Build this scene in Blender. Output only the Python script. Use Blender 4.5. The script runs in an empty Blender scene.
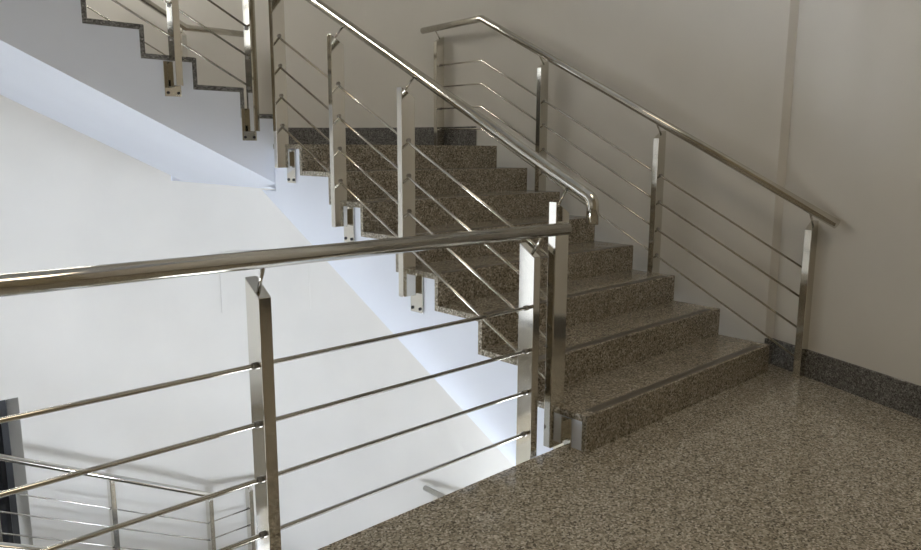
import bpy, bmesh, math
from math import sin, cos, radians, pi, sqrt
from mathutils import Vector, Matrix

scn = bpy.context.scene
COL = scn.collection

# ------------------------------------------------------------------ camera
F_PX, YAW, PITCH, ROLL = 731.97, 0.7516, 0.17065, 0.00359
CAM = Vector((-2.5168, -1.8657, 1.3340))
fw = Vector((sin(YAW) * cos(PITCH), cos(YAW) * cos(PITCH), -sin(PITCH)))
r0 = Vector((cos(YAW), -sin(YAW), 0)); u0 = r0.cross(fw)
rt = cos(ROLL) * r0 + sin(ROLL) * u0
up = cos(ROLL) * u0 - sin(ROLL) * r0
cam_d = bpy.data.cameras.new('camera'); cam = bpy.data.objects.new('camera', cam_d); COL.objects.link(cam)
cam_d.sensor_fit = 'HORIZONTAL'; cam_d.sensor_width = 36.0; cam_d.lens = F_PX * 36.0 / 921.0
cam_d.clip_start = 0.02; cam_d.clip_end = 100
cam.matrix_world = Matrix(((rt.x, up.x, -fw.x, CAM.x), (rt.y, up.y, -fw.y, CAM.y), (rt.z, up.z, -fw.z, CAM.z), (0, 0, 0, 1)))
scn.camera = cam

# ------------------------------------------------------------------ world and exposure
world = bpy.data.worlds.new('world'); scn.world = world; world.use_nodes = True
bg = world.node_tree.nodes['Background']; bg.inputs[0].default_value = (0.75, 0.85, 1.0, 1); bg.inputs[1].default_value = 0.5
vs = scn.view_settings
vs.view_transform = 'Standard'; vs.look = 'None'; vs.gamma = 1.0; vs.use_curve_mapping = False
vs.exposure = 0.0

# strengths of the daylight windows, the added fill sources and the lamp (watts per square metre style emission)
ENTRANCE_GLOW = 26.5
HIGH_FILL_GLOW = 3.5  # unseen window added to light the upper back wall from the front
FAR_WINDOW_GLOW = 1.1      # window of the far landing
LOBBY_GLOW = 34.0          # glazed entrance of the storey below
STAIR_WINDOW_GLOW = 1.6   # window over the upper run
FILL_WINDOW_GLOW = 0.4   # unseen window added as fill light for the floor landing
ADDED_LAMP_GLOW = 55.0       # unseen tube lamp added to brighten the wall behind the second run
LAMP_GLOW = 5.2           # lamp in the ceiling above the floor landing

# ------------------------------------------------------------------ dimensions (metres)
h = 0.17            # riser
tA, tB = 0.3324, 0.308
hB, ZUP = 0.1625, 0.037      # riser of the second run; its first riser is a little taller
XB = 0.105                   # first riser of the second run
W = 1.794           # clear width of a flight
STOREY = 25 * h
ZL = 8 * h          # turning landing
WALL_X, CUR_Y = 1.95, 2.72
RC = 2.0            # rounded wall corner, centre (CX, CUR_Y)
CX = WALL_X - RC
BACK_Y = CUR_Y + RC
LEFT_X, FRONT_Y = -4.7, -3.6
ZB, ZT = -STOREY, 7.3
EDGE_Y = 0.125

# ------------------------------------------------------------------ materials
def mat(name):
    m = bpy.data.materials.new(name); m.use_nodes = True
    return m, m.node_tree, m.node_tree.nodes['Principled BSDF']

def paint(name, col, rough=0.6, bump=0.06, var=0.03):
    m, nt, b = mat(name); N, L = nt.nodes, nt.links
    geo = N.new('ShaderNodeNewGeometry')
    n1 = N.new('ShaderNodeTexNoise'); n1.inputs['Scale'].default_value = 1.7; n1.inputs['Detail'].default_value = 5
    L.new(geo.outputs['Position'], n1.inputs['Vector'])
    cr = N.new('ShaderNodeValToRGB')
    cr.color_ramp.elements[0].position = 0.3; cr.color_ramp.elements[1].position = 0.7
    cr.color_ramp.elements[0].color = (*[c * (1 - var) for c in col], 1)
    cr.color_ramp.elements[1].color = (*[min(1, c * (1 + var)) for c in col], 1)
    L.new(n1.outputs['Fac'], cr.inputs[0]); L.new(cr.outputs[0], b.inputs['Base Color'])
    # fine woven relief: two stretched noises
    mp = N.new('ShaderNodeMapping'); mp.inputs['Scale'].default_value = (260, 260, 40)
    L.new(geo.outputs['Position'], mp.inputs['Vector'])
    n2 = N.new('ShaderNodeTexNoise'); n2.inputs['Scale'].default_value = 1.0; n2.inputs['Detail'].default_value = 2
    L.new(mp.outputs[0], n2.inputs['Vector'])
    bp = N.new('ShaderNodeBump'); bp.inputs['Strength'].default_value = bump; bp.inputs['Distance'].default_value = 0.004
    L.new(n2.outputs['Fac'], bp.inputs['Height']); L.new(bp.outputs[0], b.inputs['Normal'])
    b.inputs['Roughness'].default_value = rough
    b.inputs['Specular IOR Level'].default_value = 0.3
    return m

def granite(name, stops, rough=0.14, scale=150):
    m, nt, b = mat(name); N, L = nt.nodes, nt.links
    geo = N.new('ShaderNodeNewGeometry')
    wob = N.new('ShaderNodeTexNoise'); wob.inputs['Scale'].default_value = 90; wob.inputs['Detail'].default_value = 2
    L.new(geo.outputs['Position'], wob.inputs['Vector'])
    mx = N.new('ShaderNodeVectorMath'); mx.operation = 'MULTIPLY_ADD'; mx.inputs[1].default_value = (0.008, 0.008, 0.008)
    L.new(wob.outputs['Color'], mx.inputs[0]); L.new(geo.outputs['Position'], mx.inputs[2])
    v1 = N.new('ShaderNodeTexVoronoi'); v1.inputs['Scale'].default_value = scale; v1.inputs['Randomness'].default_value = 1
    L.new(mx.outputs[0], v1.inputs['Vector'])
    sep = N.new('ShaderNodeSeparateColor'); L.new(v1.outputs['Color'], sep.inputs[0])
    cr = N.new('ShaderNodeValToRGB'); cr.color_ramp.interpolation = 'CONSTANT'
    els = cr.color_ramp.elements
    while len(els) < len(stops): els.new(0.5)
    for e, (p, c) in zip(els, stops): e.position = p; e.color = (*c, 1)
    L.new(sep.outputs[0], cr.inputs[0])
    big = N.new('ShaderNodeTexNoise'); big.inputs['Scale'].default_value = 9; big.inputs['Detail'].default_value = 4
    L.new(geo.outputs['Position'], big.inputs['Vector'])
    hs = N.new('ShaderNodeMix'); hs.data_type = 'RGBA'; hs.blend_type = 'MULTIPLY'; hs.inputs[0].default_value = 0.35
    c2 = N.new('ShaderNodeValToRGB'); c2.color_ramp.elements[0].position = .35; c2.color_ramp.elements[1].position = .65
    c2.color_ramp.elements[0].color = (.7, .68, .66, 1); c2.color_ramp.elements[1].color = (1, 1, 1, 1)
    L.new(big.outputs['Fac'], c2.inputs[0]); L.new(cr.outputs[0], hs.inputs[6]); L.new(c2.outputs[0], hs.inputs[7])
    L.new(hs.outputs[2], b.inputs['Base Color'])
    b.inputs['Roughness'].default_value = rough
    b.inputs['Specular IOR Level'].default_value = 0.45
    return m

def steel(name, col, rough):
    m, nt, b = mat(name); N, L = nt.nodes, nt.links
    geo = N.new('ShaderNodeNewGeometry')
    n = N.new('ShaderNodeTexNoise'); n.inputs['Scale'].default_value = 25; n.inputs['Detail'].default_value = 3
    L.new(geo.outputs['Position'], n.inputs['Vector'])
    mr = N.new('ShaderNodeMapRange'); mr.inputs['To Min'].default_value = rough * 0.7; mr.inputs['To Max'].default_value = rough * 1.4
    L.new(n.outputs['Fac'], mr.inputs['Value']); L.new(mr.outputs[0], b.inputs['Roughness'])
    b.inputs['Base Color'].default_value = (*col, 1); b.inputs['Metallic'].default_value = 1.0
    return m

def plain(name, col, rough=0.5, metal=0.0):
    m, nt, b = mat(name); N, L = nt.nodes, nt.links
    geo = N.new('ShaderNodeNewGeometry')
    n = N.new('ShaderNodeTexNoise'); n.inputs['Scale'].default_value = 60
    L.new(geo.outputs['Position'], n.inputs['Vector'])
    cr = N.new('ShaderNodeValToRGB')
    cr.color_ramp.elements[0].color = (*[c * .85 for c in col], 1); cr.color_ramp.elements[1].color = (*[min(1, c * 1.15) for c in col], 1)
    L.new(n.outputs['Fac'], cr.inputs[0]); L.new(cr.outputs[0], b.inputs['Base Color'])
    b.inputs['Roughness'].default_value = rough; b.inputs['Metallic'].default_value = metal
    return m

def glow(name, col, strength):
    m, nt, b = mat(name)
    b.inputs['Base Color'].default_value = (0.8, 0.8, 0.8, 1); b.inputs['Roughness'].default_value = 0.3
    b.inputs['Emission Color'].default_value = (*col, 1); b.inputs['Emission Strength'].default_value = strength
    return m

M = {
    'beige': paint('beige_plaster', (0.77, 0.74, 0.675)),
    'ochre': paint('ochre_plaster', (0.46, 0.40, 0.29)),
    'white': paint('white_paint', (0.79, 0.82, 0.88), bump=0.03, var=0.015),
    'granite': granite('brown_granite', [(0.0, (.13, .112, .08)), (.16, (.24, .208, .155)), (.42, (.36, .318, .242)), (.72, (.48, .43, .34)), (.92, (.64, .59, .50))]),
    'granite_floor': granite('tan_granite', [(0.0, (.14, .122, .09)), (.16, (.29, .255, .195)), (.42, (.44, .395, .305)), (.72, (.60, .545, .44)), (.92, (.78, .73, .63))], rough=0.085),
    'granite_grey': granite('grey_granite', [(0.0, (.09, .086, .078)), (.25, (.15, .145, .134)), (.5, (.20, .195, .182)), (.75, (.26, .25, .235)), (.9, (.36, .345, .32))], rough=0.25),
    'grip': plain('dark_grip_band', (.12, .104, .078), 0.3),
    'steel': steel('polished_steel', (.70, .675, .61), 0.08),
    'tube': steel('satin_steel_tube', (.62, .595, .535), 0.11),
    'collar': steel('dull_steel', (.30, .28, .25), 0.3),
    'bolt': plain('dark_bolt', (.03, .03, .035), 0.4, 0.6),
    'frame': plain('dark_aluminium', (.05, .05, .05), 0.4, 0.3),
    'dark_glass': plain('dark_glass', (.012, .012, .013), 0.08),
    'sky_pane': glow('frosted_daylight_pane', (0.90, 0.95, 1.0), STAIR_WINDOW_GLOW),
    'lobby_pane': glow('lobby_daylight_pane', (0.85, 0.93, 1.05), LOBBY_GLOW),
    'entrance_pane': glow('entrance_daylight_pane', (0.83, 0.925, 1.11), ENTRANCE_GLOW),
    'high_fill_pane': glow('high_fill_light_pane', (1.0, 0.96, 0.88), HIGH_FILL_GLOW),
    'fill_pane': glow('fill_light_pane', (1.0, 0.96, 0.88), FILL_WINDOW_GLOW),
    'far_pane': glow('far_daylight_pane', (0.88, 0.94, 1.03), FAR_WINDOW_GLOW),
    'added_tube': glow('added_tube_diffuser', (1.0, 0.97, 0.92), ADDED_LAMP_GLOW),
    'lamp': glow('lamp_diffuser', (1.0, 0.86, 0.68), LAMP_GLOW),
    'housing': plain('white_enamel', (.75, .75, .74), 0.4),
}

# ------------------------------------------------------------------ mesh helpers
class MB:
    def __init__(s): s.v, s.f, s.sm = [], [], []
    def face(s, idx, smooth=False): s.f.append(tuple(idx)); s.sm.append(smooth)
    def box(s, x0, x1, y0, y1, z0, z1):
        b = len(s.v)
        s.v += [(x, y, z) for z in (z0, z1) for y in (y0, y1) for x in (x0, x1)]
        for q in ((0, 2, 3, 1), (4, 5, 7, 6), (0, 1, 5, 4), (2, 6, 7, 3), (0, 4, 6, 2), (1, 3, 7, 5)): s.face([b + i for i in q])
        return s
    def prism_x(s, poly, x0, x1):        # poly of (y, z), extruded along x
        b, n = len(s.v), len(poly)
        s.v += [(x0, y, z) for y, z in poly] + [(x1, y, z) for y, z in poly]
        s.face(range(b, b + n)); s.face(range(b + 2 * n - 1, b + n - 1, -1))
        for i in range(n): s.face((b + i, b + n + i, b + n + (i + 1) % n, b + (i + 1) % n))
        return s
    def prism_z(s, poly, z0, z1):        # poly of (x, y), extruded along z
        b, n = len(s.v), len(poly)
        s.v += [(x, y, z0) for x, y in poly] + [(x, y, z1) for x, y in poly]
        s.face(range(b, b + n)); s.face(range(b + 2 * n - 1, b + n - 1, -1))
        for i in range(n): s.face((b + i, b + n + i, b + n + (i + 1) % n, b + (i + 1) % n))
        return s
    def tube(s, pts, r, seg=16, bulge=0.0):
        pts = [Vector(p) for p in pts]; n = len(pts)
        d = [(pts[i + 1] - pts[i]).normalized() for i in range(n - 1)]
        a = Vector((0, 0, 1)) if abs(d[0].z) < 0.9 else Vector((1, 0, 0))
        U = (a - d[0] * a.dot(d[0])).normalized(); V = d[0].cross(U)
        b = len(s.v)
        for i in range(n):
            if i == 0: nrm = d[0]; dd = d[0]
            elif i == n - 1: nrm = d[-1]; dd = d[-1]
            else:
                nrm = (d[i - 1] + d[i]).normalized(); dd = d[i - 1]
            for k in range(seg):
                t = 2 * pi * k / seg
                o = U * (r * cos(t)) + V * (r * sin(t))
                o = o - dd * (o.dot(nrm) / dd.dot(nrm))     # onto the mitre plane
                s.v.append(tuple(pts[i] + o))
            if 0 < i < n - 1:
                q = d[i - 1].rotation_difference(d[i]); U = q @ U; V = q @ V
        for i in range(n - 1):
            for k in range(seg):
                k2 = (k + 1) % seg
                s.face((b + i * seg + k, b + i * seg + k2, b + (i + 1) * seg + k2, b + (i + 1) * seg + k), True)
        s.face([b + k for k in reversed(range(seg))]); s.face([b + (n - 1) * seg + k for k in range(seg)])
        return s
    def mesh(s, name):
        me = bpy.data.meshes.new(name); me.from_pydata(s.v, [], s.f)
        me.polygons.foreach_set('use_smooth', s.sm)
        bm = bmesh.new(); bm.from_mesh(me); bmesh.ops.recalc_face_normals(bm, faces=bm.faces); bm.to_mesh(me); bm.free()
        me.update(); return me

def add(name, mb, m, parent=None, loc=None, bevel=0.0):
    me = mb if isinstance(mb, bpy.types.Mesh) else mb.mesh(name)
    if not me.materials: me.materials.append(M[m])
    o = bpy.data.objects.new(name, me); COL.objects.link(o)
    if parent is not None: o.parent = parent
    if loc is not None: o.location = loc
    if bevel:
        bv = o.modifiers.new('bevel', 'BEVEL'); bv.width = bevel; bv.segments = 2; bv.limit_method = 'ANGLE'; bv.angle_limit = radians(50)
    return o

def empty(name, loc=(0, 0, 0), rz=0.0):
    o = bpy.data.objects.new(name, None); o.empty_display_size = 0.1; COL.objects.link(o)
    o.location = loc; o.rotation_euler = (0, 0, rz); return o

def tag(o, label, cat, group=None):
    o['label'] = label; o['category'] = cat
    if group: o['group'] = group
    return o

def struct(name, mb, m, label=None):
    o = add(name, mb, m); o['kind'] = 'structure'
    if label: o['label'] = label
    return o

def arc(a0, a1, r, n=28):
    return [(CX + r * cos(radians(a0 + (a1 - a0) * i / n)), CUR_Y + r * sin(radians(a0 + (a1 - a0) * i / n))) for i in range(n + 1)]

# ------------------------------------------------------------------ the setting
P0 = (2.015, 0.12)                                   # splayed wall of the floor landing
PC = (P0[0] - 0.418 * 0.055, 0.065)                 # narrow facet between the two wall planes
P1 = (P0[0] - 0.418 * (P0[1] - FRONT_Y), FRONT_Y)
def splay(off):                                      # the splayed wall's line moved into the room
    n = Vector((-0.9225, 0.386)); return (P0[0] + n.x * off, P0[1] + n.y * off), (P1[0] + n.x * off, P1[1] + n.y * off)

struct('wall_right', MB().prism_z([(WALL_X, CUR_Y), (WALL_X, 0.10), PC, P1, (P1[0] + .5, FRONT_Y), (2.5, 0.12), (2.5, CUR_Y)], ZB, ZT), 'beige',
       'beige plastered wall beside the stair, splayed at the landing')
mb = MB(); ai, ao = arc(0, 90, RC, 64), arc(0, 90, RC + .45, 64)
for ring, closed in ((ai, False), (ao, False)):
    b0 = len(mb.v); k = len(ring)
    for z in (ZB, ZT): mb.v += [(x, y, z) for x, y in ring]
    for i in range(k - 1): mb.face((b0 + i, b0 + i + 1, b0 + k + i + 1, b0 + k + i), True)
b0 = len(mb.v); k = len(ai)
for z in (ZB, ZT): mb.v += [(x, y, z) for x, y in ai + ao]
for z in (0, 2 * k):
    for i in range(k - 1): mb.face((b0 + z + i, b0 + z + i + 1, b0 + z + k + i + 1, b0 + z + k + i))
for i in (0, k - 1): mb.face((b0 + i, b0 + k + i, b0 + 3 * k + i, b0 + 2 * k + i))
struct('wall_corner', mb, 'beige', 'rounded beige wall corner round the turning landing')

WX0, WX1, WD = -2.66, -1.26, 0.51
WZ = [(2.28, 3.59), (-2.35, 3.59 - STOREY)]
mb = MB()
mb.box(LEFT_X - .3, WX0, BACK_Y, BACK_Y + .6, ZB, ZT); mb.box(WX1, CX, BACK_Y, BACK_Y + .6, ZB, ZT)
mb.box(WX0, WX1, BACK_Y, BACK_Y + .6, ZB, WZ[1][0]); mb.box(WX0, WX1, BACK_Y, BACK_Y + .6, WZ[1][1], WZ[0][0]); mb.box(WX0, WX1, BACK_Y, BACK_Y + .6, WZ[0][1], ZT)
struct('wall_back', mb, 'beige', 'pale plastered wall behind the stairwell with two deep window recesses')

LY0, LY1, LZ0, LZ1 = 1.3, 2.65, -4.2, -2.4
mb = MB()
GY0, GY1, GZ0, GZ1 = 2.85, 4.5, -0.9, 2.0            # window of the far landing
NY0, NY1, NZ0, NZ1 = -2.9, -0.5, 0.9, 2.3            # opening for the added fill window
mb.box(LEFT_X - .3, LEFT_X, FRONT_Y, NY0, ZB, ZT); mb.box(LEFT_X - .3, LEFT_X, NY1, LY0, ZB, ZT)
mb.box(LEFT_X - .3, LEFT_X, NY0, NY1, ZB, NZ0); mb.box(LEFT_X - .3, LEFT_X, NY0, NY1, NZ1, ZT); mb.box(LEFT_X - .3, LEFT_X, LY1, GY0, ZB, ZT); mb.box(LEFT_X - .3, LEFT_X, GY1, BACK_Y, ZB, ZT)
mb.box(LEFT_X - .3, LEFT_X, GY0, GY1, ZB, GZ0); mb.box(LEFT_X - .3, LEFT_X, GY0, GY1, GZ1, ZT)
mb.box(LEFT_X - .3, LEFT_X, LY0, LY1, ZB, LZ0); mb.box(LEFT_X - .3, LEFT_X, LY0, LY1, LZ1, ZT)
struct('wall_left', mb, 'beige')
FWIN = [(-4.4, -1.4, -3.1, -1.4), (-4.2, -0.6, 5.2, 6.9)]      # (x0, x1, z0, z1): entrance below, added fill window above
mb = MB()
for (x0, x1, z0, z1), (lo, hi) in zip(FWIN, ((ZB, 1.0), (1.0, ZT))):
    mb.box(LEFT_X - .3, x0, FRONT_Y - .3, FRONT_Y, lo, hi); mb.box(x1, P1[0] + .5, FRONT_Y - .3, FRONT_Y, lo, hi)
    mb.box(x0, x1, FRONT_Y - .3, FRONT_Y, lo, z0); mb.box(x0, x1, FRONT_Y - .3, FRONT_Y, z1, hi)
struct('wall_front', mb, 'ochre')
struct('ceiling', MB().box(LEFT_X - .3, 2.6, FRONT_Y - .3, BACK_Y + .6, ZT, ZT + .2), 'white')
struct('floor_lower', MB().box(LEFT_X - .3, 2.6, FRONT_Y - .3, BACK_Y + .6, ZB - .2, ZB), 'granite')

floor_poly = [(LEFT_X, FRONT_Y), (P1[0], FRONT_Y), PC, (WALL_X, 0.10), (WALL_X, EDGE_Y), (LEFT_X, EDGE_Y)]
fl = struct('floor', MB().prism_z(floor_poly, -0.03, 0.0), 'granite_floor', 'polished speckled brown granite floor of the landing')
slab_poly = [(LEFT_X, FRONT_Y), (P1[0], FRONT_Y), PC, (WALL_X, 0.10), (WALL_X, EDGE_Y - .004), (LEFT_X, EDGE_Y - .004)]
add('slab_edge', MB().prism_z(slab_poly, -0.30, -0.03), 'white', fl)
uf = struct('floor_upper', MB().prism_z(slab_poly, STOREY - 0.30, STOREY), 'white')

# skirting of grey granite: on the splayed wall and round the landing
a0, a1 = splay(0.0); c0, c1 = splay(0.018)
struct('baseboard_right', MB().prism_z([(WALL_X, 0.10), PC, a1, c1, (PC[0] - .020, PC[1] - .006), (WALL_X - .016, 0.092)], 0.0, 0.163), 'granite_grey',
       'grey granite skirting along the splayed wall')
def skirting(z):
    o, i = arc(0, 80, RC, 40), arc(0, 80, RC - .018, 40)
    return MB().prism_z(o + i[::-1], z, z + .165)
struct('baseboard_corner', skirting(ZL), 'granite_grey', 'grey granite skirting curving round the turning landing')

# landings at the turn
def landing(z, name, label):
    pl = [(0.10, 2.69), (W, 2.69), (W, CUR_Y), (WALL_X, CUR_Y)] + arc(0, 86, RC, 40)[1:] + [(0.10, BACK_Y - .006)]
    o = struct(name, MB().prism_z(pl, z - .315, z - .03), 'white', label)
    g = add('granite_top', MB().prism_z([(-.005, 2.3274), (W + .005, 2.3274), (W + .005, CUR_Y), (WALL_X, CUR_Y)] + arc(0, 86, RC, 40)[1:] + [(0.10, BACK_Y - .006), (0.10, 2.685), (-.005, 2.685)], z - .03, z), 'granite', o)
    return o
landing(ZL, 'floor_turning', 'granite floor of the turning landing between the two runs')
landing(ZL - STOREY, 'floor_turning_lower', 'granite floor of the turning landing one storey below')
for k, nm in ((0, 'floor_far'), (1, 'floor_far_lower')):
    z = ZL + ZUP + 10 * hB - k * STOREY
    xe = XB - 9 * tB - .051
    struct(nm, MB().prism_z([(LEFT_X, 2.69), (xe, 2.69), (xe, BACK_Y), (LEFT_X, BACK_Y)], z - .28, z), 'granite')

# windows
def window(name, x0, x1, y, z0, z1, pane_m, label):
    o = struct(name, MB().box(x0, x1, y - .02, y + .02, z0, z0 + .05).box(x0, x1, y - .02, y + .02, z1 - .05, z1)
               .box(x0, x0 + .05, y - .02, y + .02, z0 + .05, z1 - .05).box(x1 - .05, x1, y - .02, y + .02, z0 + .05, z1 - .05), 'frame', label)
    xm = (x0 + x1) / 2
    add('pane', MB().box(x0 + .05, xm - .025, y - .004, y + .004, z0 + .05, z1 - .05), pane_m, o)
    add('pane', MB().box(xm + .025, x1 - .05, y - .004, y + .004, z0 + .05, z1 - .05), pane_m, o)
    add('mullion', MB().box(xm - .025, xm + .025, y - .018, y + .018, z0 + .05, z1 - .05), 'frame', o)
window('window_1', WX0, WX1, BACK_Y + WD, *WZ[0], 'sky_pane', 'bright frosted window deep in the wall over the upper run')
window('window_2', WX0, WX1, BACK_Y + WD, *WZ[1], 'dark_glass', 'dark glazed window deep in the pale wall beside the lower handrail')
window('window_5', FWIN[0][0], FWIN[0][1], FRONT_Y - .1, FWIN[0][2], FWIN[0][3], 'entrance_pane', 'glazed daylight front of the storey below')
window('window_high_fill', FWIN[1][0], FWIN[1][1], FRONT_Y - .1, FWIN[1][2], FWIN[1][3], 'high_fill_pane', 'unseen window added high in the front wall to light the back wall')
def side_window(name, y0, y1, z0, z1, n, pane_m, label):
    xa, xb = LEFT_X - .16, LEFT_X - .10
    o = struct(name, MB().box(xa, xb, y0, y1, z0, z0 + .06).box(xa, xb, y0, y1, z1 - .06, z1)
               .box(xa, xb, y0, y0 + .06, z0 + .06, z1 - .06).box(xa, xb, y1 - .06, y1, z0 + .06, z1 - .06), 'frame', label)
    for i in range(n):
        ya = y0 + .06 + i * (y1 - y0 - .12) / n; yb = y0 + .06 + (i + 1) * (y1 - y0 - .12) / n
        add('pane', MB().box(LEFT_X - .135, LEFT_X - .125, ya + .02, yb - .02, z0 + .06, z1 - .06), pane_m, o)
        if i: add('mullion', MB().box(xa + .005, xb - .005, ya - .02, ya + .02, z0 + .06, z1 - .06), 'frame', o)
side_window('window_3', LY0, LY1, LZ0, LZ1, 3, 'lobby_pane', 'glazed daylight entrance of the storey below')
side_window('window_7', GY0, GY1, GZ0, GZ1, 2, 'far_pane', 'daylight window of the far landing')
side_window('window_fill', NY0, NY1, NZ0, NZ1, 2, 'fill_pane', 'unseen window added as fill light beside the floor landing')

# ------------------------------------------------------------------ flights of steps
_step_cache = {}
def flight(name, loc, rz, n, t, body_poly, label, group=None, width=W, hh=h, stone='granite', foot=0.0):
    """local frame: x across (0 = well side), y up the run, z up; riser k at y=(k-1)t"""
    root = empty(name, loc, rz); tag(root, label, 'staircase', group)
    add('carriage', MB().prism_x(body_poly, 0.0, width - .004), 'white', root)
    key = (t, width, hh)
    if key not in _step_cache:
        c = 0.004
        tr = MB().prism_x([(0, -.03), (0, -c), (c, 0), (t + .026, 0), (t + .026, -.03)], -.005, width + .005).mesh('tread'); tr.materials.append(M[stone])
        ri = MB().box(-.005, width + .005, .0, .026, 0, hh - .03).mesh('riser'); ri.materials.append(M[stone])
        r1 = MB().box(-.005, width + .005, .0, .026, -foot, hh - .03).mesh('riser'); r1.materials.append(M[stone])
        gr = MB().box(.06, width - .08, .012, .058, -.002, .0008).mesh('grip_band'); gr.materials.append(M['grip'])
        _step_cache[key] = (tr, ri, gr, r1)
    tr, ri, gr, r1 = _step_cache[key]
    for k in range(1, n + 1):
        add('riser', r1 if k == 1 else ri, stone, root, (0, (k - 1) * t, (k - 1) * hh))
        if k < n:
            o = add('tread', tr, stone, root, (0, (k - 1) * t, k * hh))
            add('grip_band', gr, 'grip', o)
    return root

# run A: up from the floor landing
bodyA = [(EDGE_Y, -.28), (EDGE_Y, 0.0), (.026, 0.0), (.026, h - .03)]
for k in range(2, 9): bodyA += [((k - 1) * tA + .026, (k - 1) * h - .03), ((k - 1) * tA + .026, k * h - .03)]
bodyA += [(2.684, ZL - .031), (2.684, 1.042), (2.878, 1.042), (.293, -.28)]
flight('stair_flight', (0, 0, 0), 0, 8, tA, bodyA, 'granite stair run rising from the polished floor between the two railings')
bodyA2 = [(.026, 0.0)] + bodyA[3:-2] + [(2.878, 1.042), (.84, 0.0)]
flight('stair_flight', (0, 0, -STOREY), 0, 8, tA, bodyA2, 'granite stair run hidden beneath the floor landing')

# run B: from the turning landing up across the back wall
bodyB = [(.026, -.03 - ZUP), (.026, hB - .03)]
for k in range(2, 11): bodyB += [((k - 1) * tB + .026, (k - 1) * hB - .03), ((k - 1) * tB + .026, k * hB - .03)]
yB_end = 9 * tB + .05
sof = lambda y: 1.099 - (ZL + ZUP) - .505 * (XB - y)
bodyB += [(yB_end, 10 * hB - .03), (yB_end, sof(yB_end)), (XB - .10, sof(XB - .10)), (XB - .10, -.03 - ZUP)]
for dz, lb in ((0, 'stair run with smooth white underside and grey side climbing along the far wall'), (STOREY, 'stair run along the far wall one storey below')):
    flight('stair_flight', (XB, 2.69, ZL + ZUP - dz), pi / 2, 10, tB, bodyB, lb, hh=hB, stone='granite_grey', foot=ZUP)

# ------------------------------------------------------------------ railings
PW, PT = 0.087, 0.042                     # post section
_col = {}
def collar_mesh(axis, l):
    key = (axis, round(l, 4))
    if key not in _col:
        v = {'x': (l / 2, 0, 0), 'y': (0, l / 2, 0)}[axis]
        me = MB().tube([tuple(-c for c in v), v], 0.0115, 10).mesh('collar'); me.materials.append(M['collar']); _col[key] = me
    return _col[key]

def post_across(root, y, z0, zlow, zhigh, x0, side, bars, rail=None, plate=None, end=0):
    """post whose broad face looks along the run; side=+1: sloping top falls toward +x, -1: toward -x"""
    xa, xb = x0, x0 + PW
    za, zb = (zhigh, zlow) if side > 0 else (zlow, zhigh)
    mb = MB(); b = 0
    for yy in (y - PT / 2, y + PT / 2): mb.v += [(xa, yy, z0), (xb, yy, z0), (xb, yy, zb), (xa, yy, za)]
    mb.face((0, 1, 2, 3)); mb.face((7, 6, 5, 4))
    for i in range(4): mb.face((i, 4 + i, 4 + (i + 1) % 4, (i + 1) % 4))
    o = add('post', mb, 'steel', root, bevel=.0025)
    xm = (xa + xb) / 2
    for z in bars:                       # a collar through the post, or on one face of an end post
        if end: add('collar', collar_mesh('y', .012), 'collar', o, (xm, y + end * (PT / 2 + .003), z))
        else: add('collar', collar_mesh('y', PT + .014), 'collar', o, (xm, y, z))
    if rail:
        add('rail_rod', MB().tube([(xm - side * .015, y, (za + zb) / 2 - .002), rail], 0.006, 10), 'tube', o)
    if plate:
        px, pz0, pz1 = plate; px -= .0062
        s = 1 if px > xm else -1
        add('fixing_plate', MB().box(min(px, px - s * .008), max(px, px - s * .008), y - .05, y + .05, pz0, pz1), 'steel', o, bevel=.0015)
        e = xb if s > 0 else xa
        add('bracket_arm', MB().box(min(e, px - s * .008), max(e, px - s * .008), y - .019, y + .019, max(z0 + .01, pz1 - .11), pz1 - .012), 'steel', o)
        for yy in (y - .032, y + .032):
            add('bolt', MB().tube([(px - s * .008, yy, pz0 + .022), (px - s * .0135, yy, pz0 + .022)], .009, 8), 'bolt', o)
    return o

def bend(p, a, b, r, n=6):
    """arc points for a bend at p between straight pieces coming from a and leaving to b"""
    p, a, b = Vector(p), Vector(a), Vector(b)
    u, v = (a - p).normalized(), (b - p).normalized()
    th = u.angle(v); tl = r / math.tan(th / 2)
    s, e = p + u * tl, p + v * tl
    c = p + (u + v).normalized() * (r / sin(th / 2))
    ra, rb = s - c, e - c; w = ra.angle(rb)
    return [tuple(c + (ra * sin(w * (1 - i / n)) + rb * sin(w * i / n)) / sin(w)) for i in range(n + 1)]

BARS = (.61, .428, .243, .056)
def inner_railing(loc, rz, t, ys, rail0, rail1, label, bars=BARS, top=.88, rail_off=.95, hook=True, hh=h, low=.215, plate=(.315, .10)):
    root = empty('railing', loc, rz); tag(root, label, 'railing')
    nl = lambda y: hh + hh / t * y
    for y in ys:
        post_across(root, y, nl(y) - low, nl(y) + top - .05, nl(y) + top, -.12, 1, [nl(y) + b for b in bars],
                    rail=(-.018, y + .008, nl(y + .008) + rail_off - .022), plate=(0.0, nl(y) - plate[0], nl(y) - plate[1]), end=1 if y == ys[0] else -1 if y == ys[-1] else 0)
    for b in bars:
        add('bar', MB().tube([(-.0765, ys[0], nl(ys[0]) + b), (-.0765, ys[-1], nl(ys[-1]) + b)], .0068, 12), 'tube', root)
    zz = lambda y: nl(y) + rail_off
    pts = []
    if hook:
        k = (0, rail0, zz(rail0))
        pts = [(0, rail0, zz(rail0) - .105)] + bend(k, (0, rail0, k[2] - 1), (0, rail0 + 1, zz(rail0 + 1)), .045, 7)
    else: pts = [(0, rail0, zz(rail0))]
    pts.append((0, rail1, zz(rail1)))
    add('handrail', MB().tube(pts, .0265, 24), 'tube', root)
    return root

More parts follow.
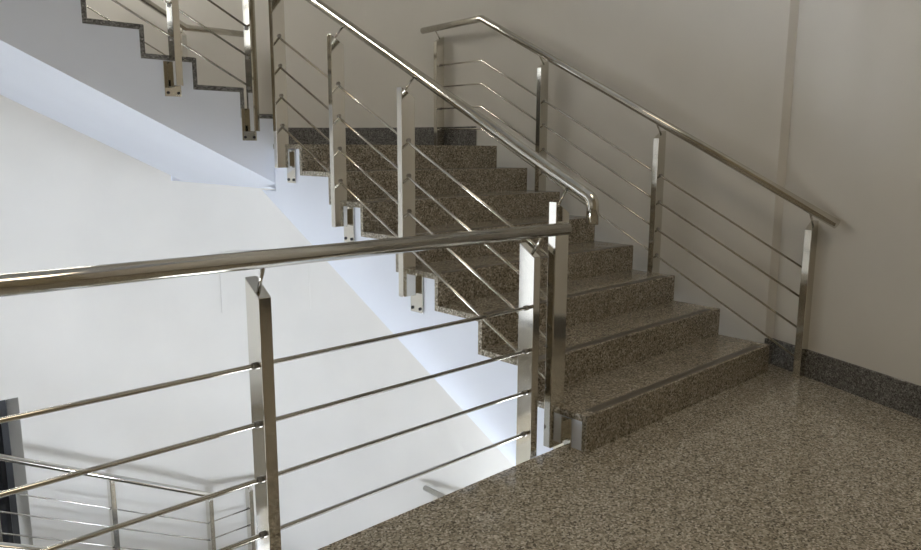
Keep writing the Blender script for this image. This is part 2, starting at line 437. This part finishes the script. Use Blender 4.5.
inner_railing((0, 0, 0), 0, tA, [.13, 1.165, 1.80, 2.45], .012, 2.56, 'steel railing on the well side of the granite steps, its handrail hooked down')
for dz, ro, tp, lb in ((0, .93, .86, 'steel railing fixed to the grey side of the run along the far wall'),
                       (STOREY, .79, .72, 'well-side steel railing of the lower run, its thick handrail crossing below the guard rail')):
    inner_railing((XB, 2.69, ZL + ZUP - dz), pi / 2, tB, [.285, .775, 1.82, 2.62], .2, 2.75, lb,
                  bars=(.565, .375, .193, .005), hook=False, rail_off=ro, top=tp, hh=hB, low=.268, plate=(.327, .12))

WBARS = (.555, .38, .194, .016)
LVL = (.688, .505, .32, .14)
RX = 1.77                                   # handrail line
PX0 = 1.80                                  # posts
PXM = PX0 + PW / 2
def wall_railing_A(z, label):
    root = empty('wall_railing', (0, 0, z)); tag(root, label, 'railing')
    nl = lambda y: h + h / tA * y
    yb = (ZL + .126 - h) * tA / h - .02
    for i, y in enumerate((-.17, .858, 1.895, 3.085)):
        if i < 3: zl = nl(y) + .80; z0 = 0.0 if i == 0 else nl(y) - .30; bz = [nl(y) + b for b in WBARS]; rz = nl(y) + .915
        else: zl = ZL + .885; z0 = ZL; bz = [ZL + b for b in LVL]; rz = ZL + 1.012
        post_across(root, y, z0, zl, zl + .05, PX0, -1, bz, rail=(RX + .012, y - .012, rz - .022), end=(1, 0, 0, -1)[i])
    for b, l in zip(WBARS, LVL):
        add('bar', MB().tube([(PXM, -.17, nl(-.17) + b), (PXM, yb, ZL + l), (PXM, 3.085, ZL + l)], .0068, 12), 'tube', root)
    yr = 2.485
    add('handrail', MB().tube([(RX, -.335, nl(-.335) + .93), (RX, yr, ZL + 1.0), (RX, 3.215, ZL + .985)], .0265, 24), 'tube', root)
    return root
wall_railing_A(0, 'steel railing standing along the beige wall with level top end')
wall_railing_A(-STOREY, 'end of a lower wall handrail peeking over the granite floor edge')

def wall_railing_B(z, posts, level_bars, label):
    root = empty('wall_railing', (.08, 2.69, z), pi / 2); tag(root, label, 'railing')
    s = .53
    nl = lambda y: .17 + s * (y + .02)
    yb = -.08
    for y in posts:
        if y < yb - .1: zl = .885; bz = [l for l in LVL]; rz = .98; z0 = 0
        else: zl = max(nl(y) + .80, .885); z0 = 0.0 if y < 0 else nl(y) - .25; bz = [max(nl(y), .126) + b for b in WBARS]; rz = max(nl(y) + .875, .98)
        post_across(root, y, z0, zl, zl + .05, PX0, -1, bz, rail=(RX + .012, y + .01, rz - .022))
    ye = posts[-1]
    for b in WBARS:
        pts = [(PXM, yb, .126 + b), (PXM, ye, nl(ye) + b)]
        if level_bars: pts = [(PXM, posts[0], .126 + b)] + pts
        else: pts = [(PXM, posts[0], .126 + b)] + pts
        add('bar', MB().tube(pts, .0068, 12), 'tube', root)
    yr = -.115
    add('handrail', MB().tube([(RX, -.66, .98), (RX, yr, .98), (RX, ye + .2, .98 + s * (ye + .2 - yr))], .0265, 24), 'tube', root)
    return root
wall_railing_B(ZL, [-.11, .75, 1.61, 2.47], False, 'steel handrail and bars against the far wall behind the grey-sided run')
wall_railing_B(ZL - STOREY, [-.52, -.11, .75, 1.61, 2.47], True, 'lower steel railing against the pale wall beside the dark window')

# guard rail at the edge of the floor landing
gr = empty('guard_railing', (0, EDGE_Y, 0)); tag(gr, 'level steel guard railing along the open edge of the granite floor', 'railing')
GB = (.66, .467, .279, .087); GY = .07 - .002
for xc in (-4.62, -3.985, -2.717, -1.452, -.184):
    y0, y1 = .026, .026 + PW
    zlo, zhi, zb = .882, .938, -.2
    mb = MB()
    for x in (xc - PT / 2, xc + PT / 2): mb.v += [(x, y0, zb), (x, y1, zb), (x, y1, zhi), (x, y0, zlo)]
    mb.face((0, 1, 2, 3)); mb.face((7, 6, 5, 4))
    for i in range(4): mb.face((i, 4 + i, 4 + (i + 1) % 4, (i + 1) % 4))
    po = add('post', mb, 'steel', gr, bevel=.0025)
    for z in GB: add('collar', collar_mesh('x', PT + .02), 'collar', po, (xc, GY, z))
    add('rail_rod', MB().tube([(xc - .008, .054, .892), (xc - .034, -.036, .992)], .0065, 10), 'tube', po)
    add('fixing_plate', MB().box(xc - .05, xc + .05, -.004, .006, -.24, -.05), 'steel', po, bevel=.0015)
    add('bracket_arm', MB().box(xc - .018, xc + .018, .006, .026, -.16, -.06), 'steel', po)
for z in GB: add('bar', MB().tube([(-4.66, GY, z), (-.184 + .01, GY, z)], .0078, 14), 'tube', gr)
add('handrail', MB().tube([(-4.66, -.047, 1.036), (-.085, -.047, 1.004)], .027, 28), 'tube', gr)

# ------------------------------------------------------------------ small things
pa = [51 + (75 - 51) * i / 16 for i in range(17)]
outer = [(CX + (RC - .001) * cos(radians(a)), CUR_Y + (RC - .001) * sin(radians(a))) for a in pa]
inner = [(CX + (RC - .02) * cos(radians(a)), CUR_Y + (RC - .02) * sin(radians(a))) for a in pa]
tag(add('access_panel', MB().prism_z(outer + inner[::-1], -.21, .37), 'beige'), 'flush white access panel on the curved pale wall under the steps', 'panel')

lamp = empty('ceiling_lamp', (-.8, -1.5, STOREY - .30)); tag(lamp, 'square white lamp in the ceiling above the floor landing', 'lamp')
add('housing', MB().box(-.62, .62, -.62, .62, -.03, 0).box(-.62, .62, -.62, -.59, -.06, -.03).box(-.62, .62, .59, .62, -.06, -.03).box(-.62, -.59, -.59, .59, -.06, -.03).box(.59, .62, -.59, .59, -.06, -.03), 'housing', lamp)
add('diffuser', MB().box(-.588, .588, -.588, .588, -.05, -.032), 'lamp', lamp)

wl = empty('added_wall_lamp', (-.5, BACK_Y, 3.5)); tag(wl, 'unseen tube lamp added to brighten the wall behind the second run', 'lamp')
add('housing', MB().box(-.62, .62, -.29, -.19, .05, .085).box(-.64, -.61, -.30, -.18, -.05, .085).box(.61, .64, -.30, -.18, -.05, .085), 'housing', wl)
add('bracket', MB().box(-.42, -.38, -.20, 0, .05, .08).box(.38, .42, -.20, 0, .05, .08).box(-.45, -.35, -.012, 0, 0, .13).box(.35, .45, -.012, 0, 0, .13), 'housing', wl)
add('tube', MB().tube([(-.60, -.24, 0), (.60, -.24, 0)], .038, 16), 'added_tube', wl)
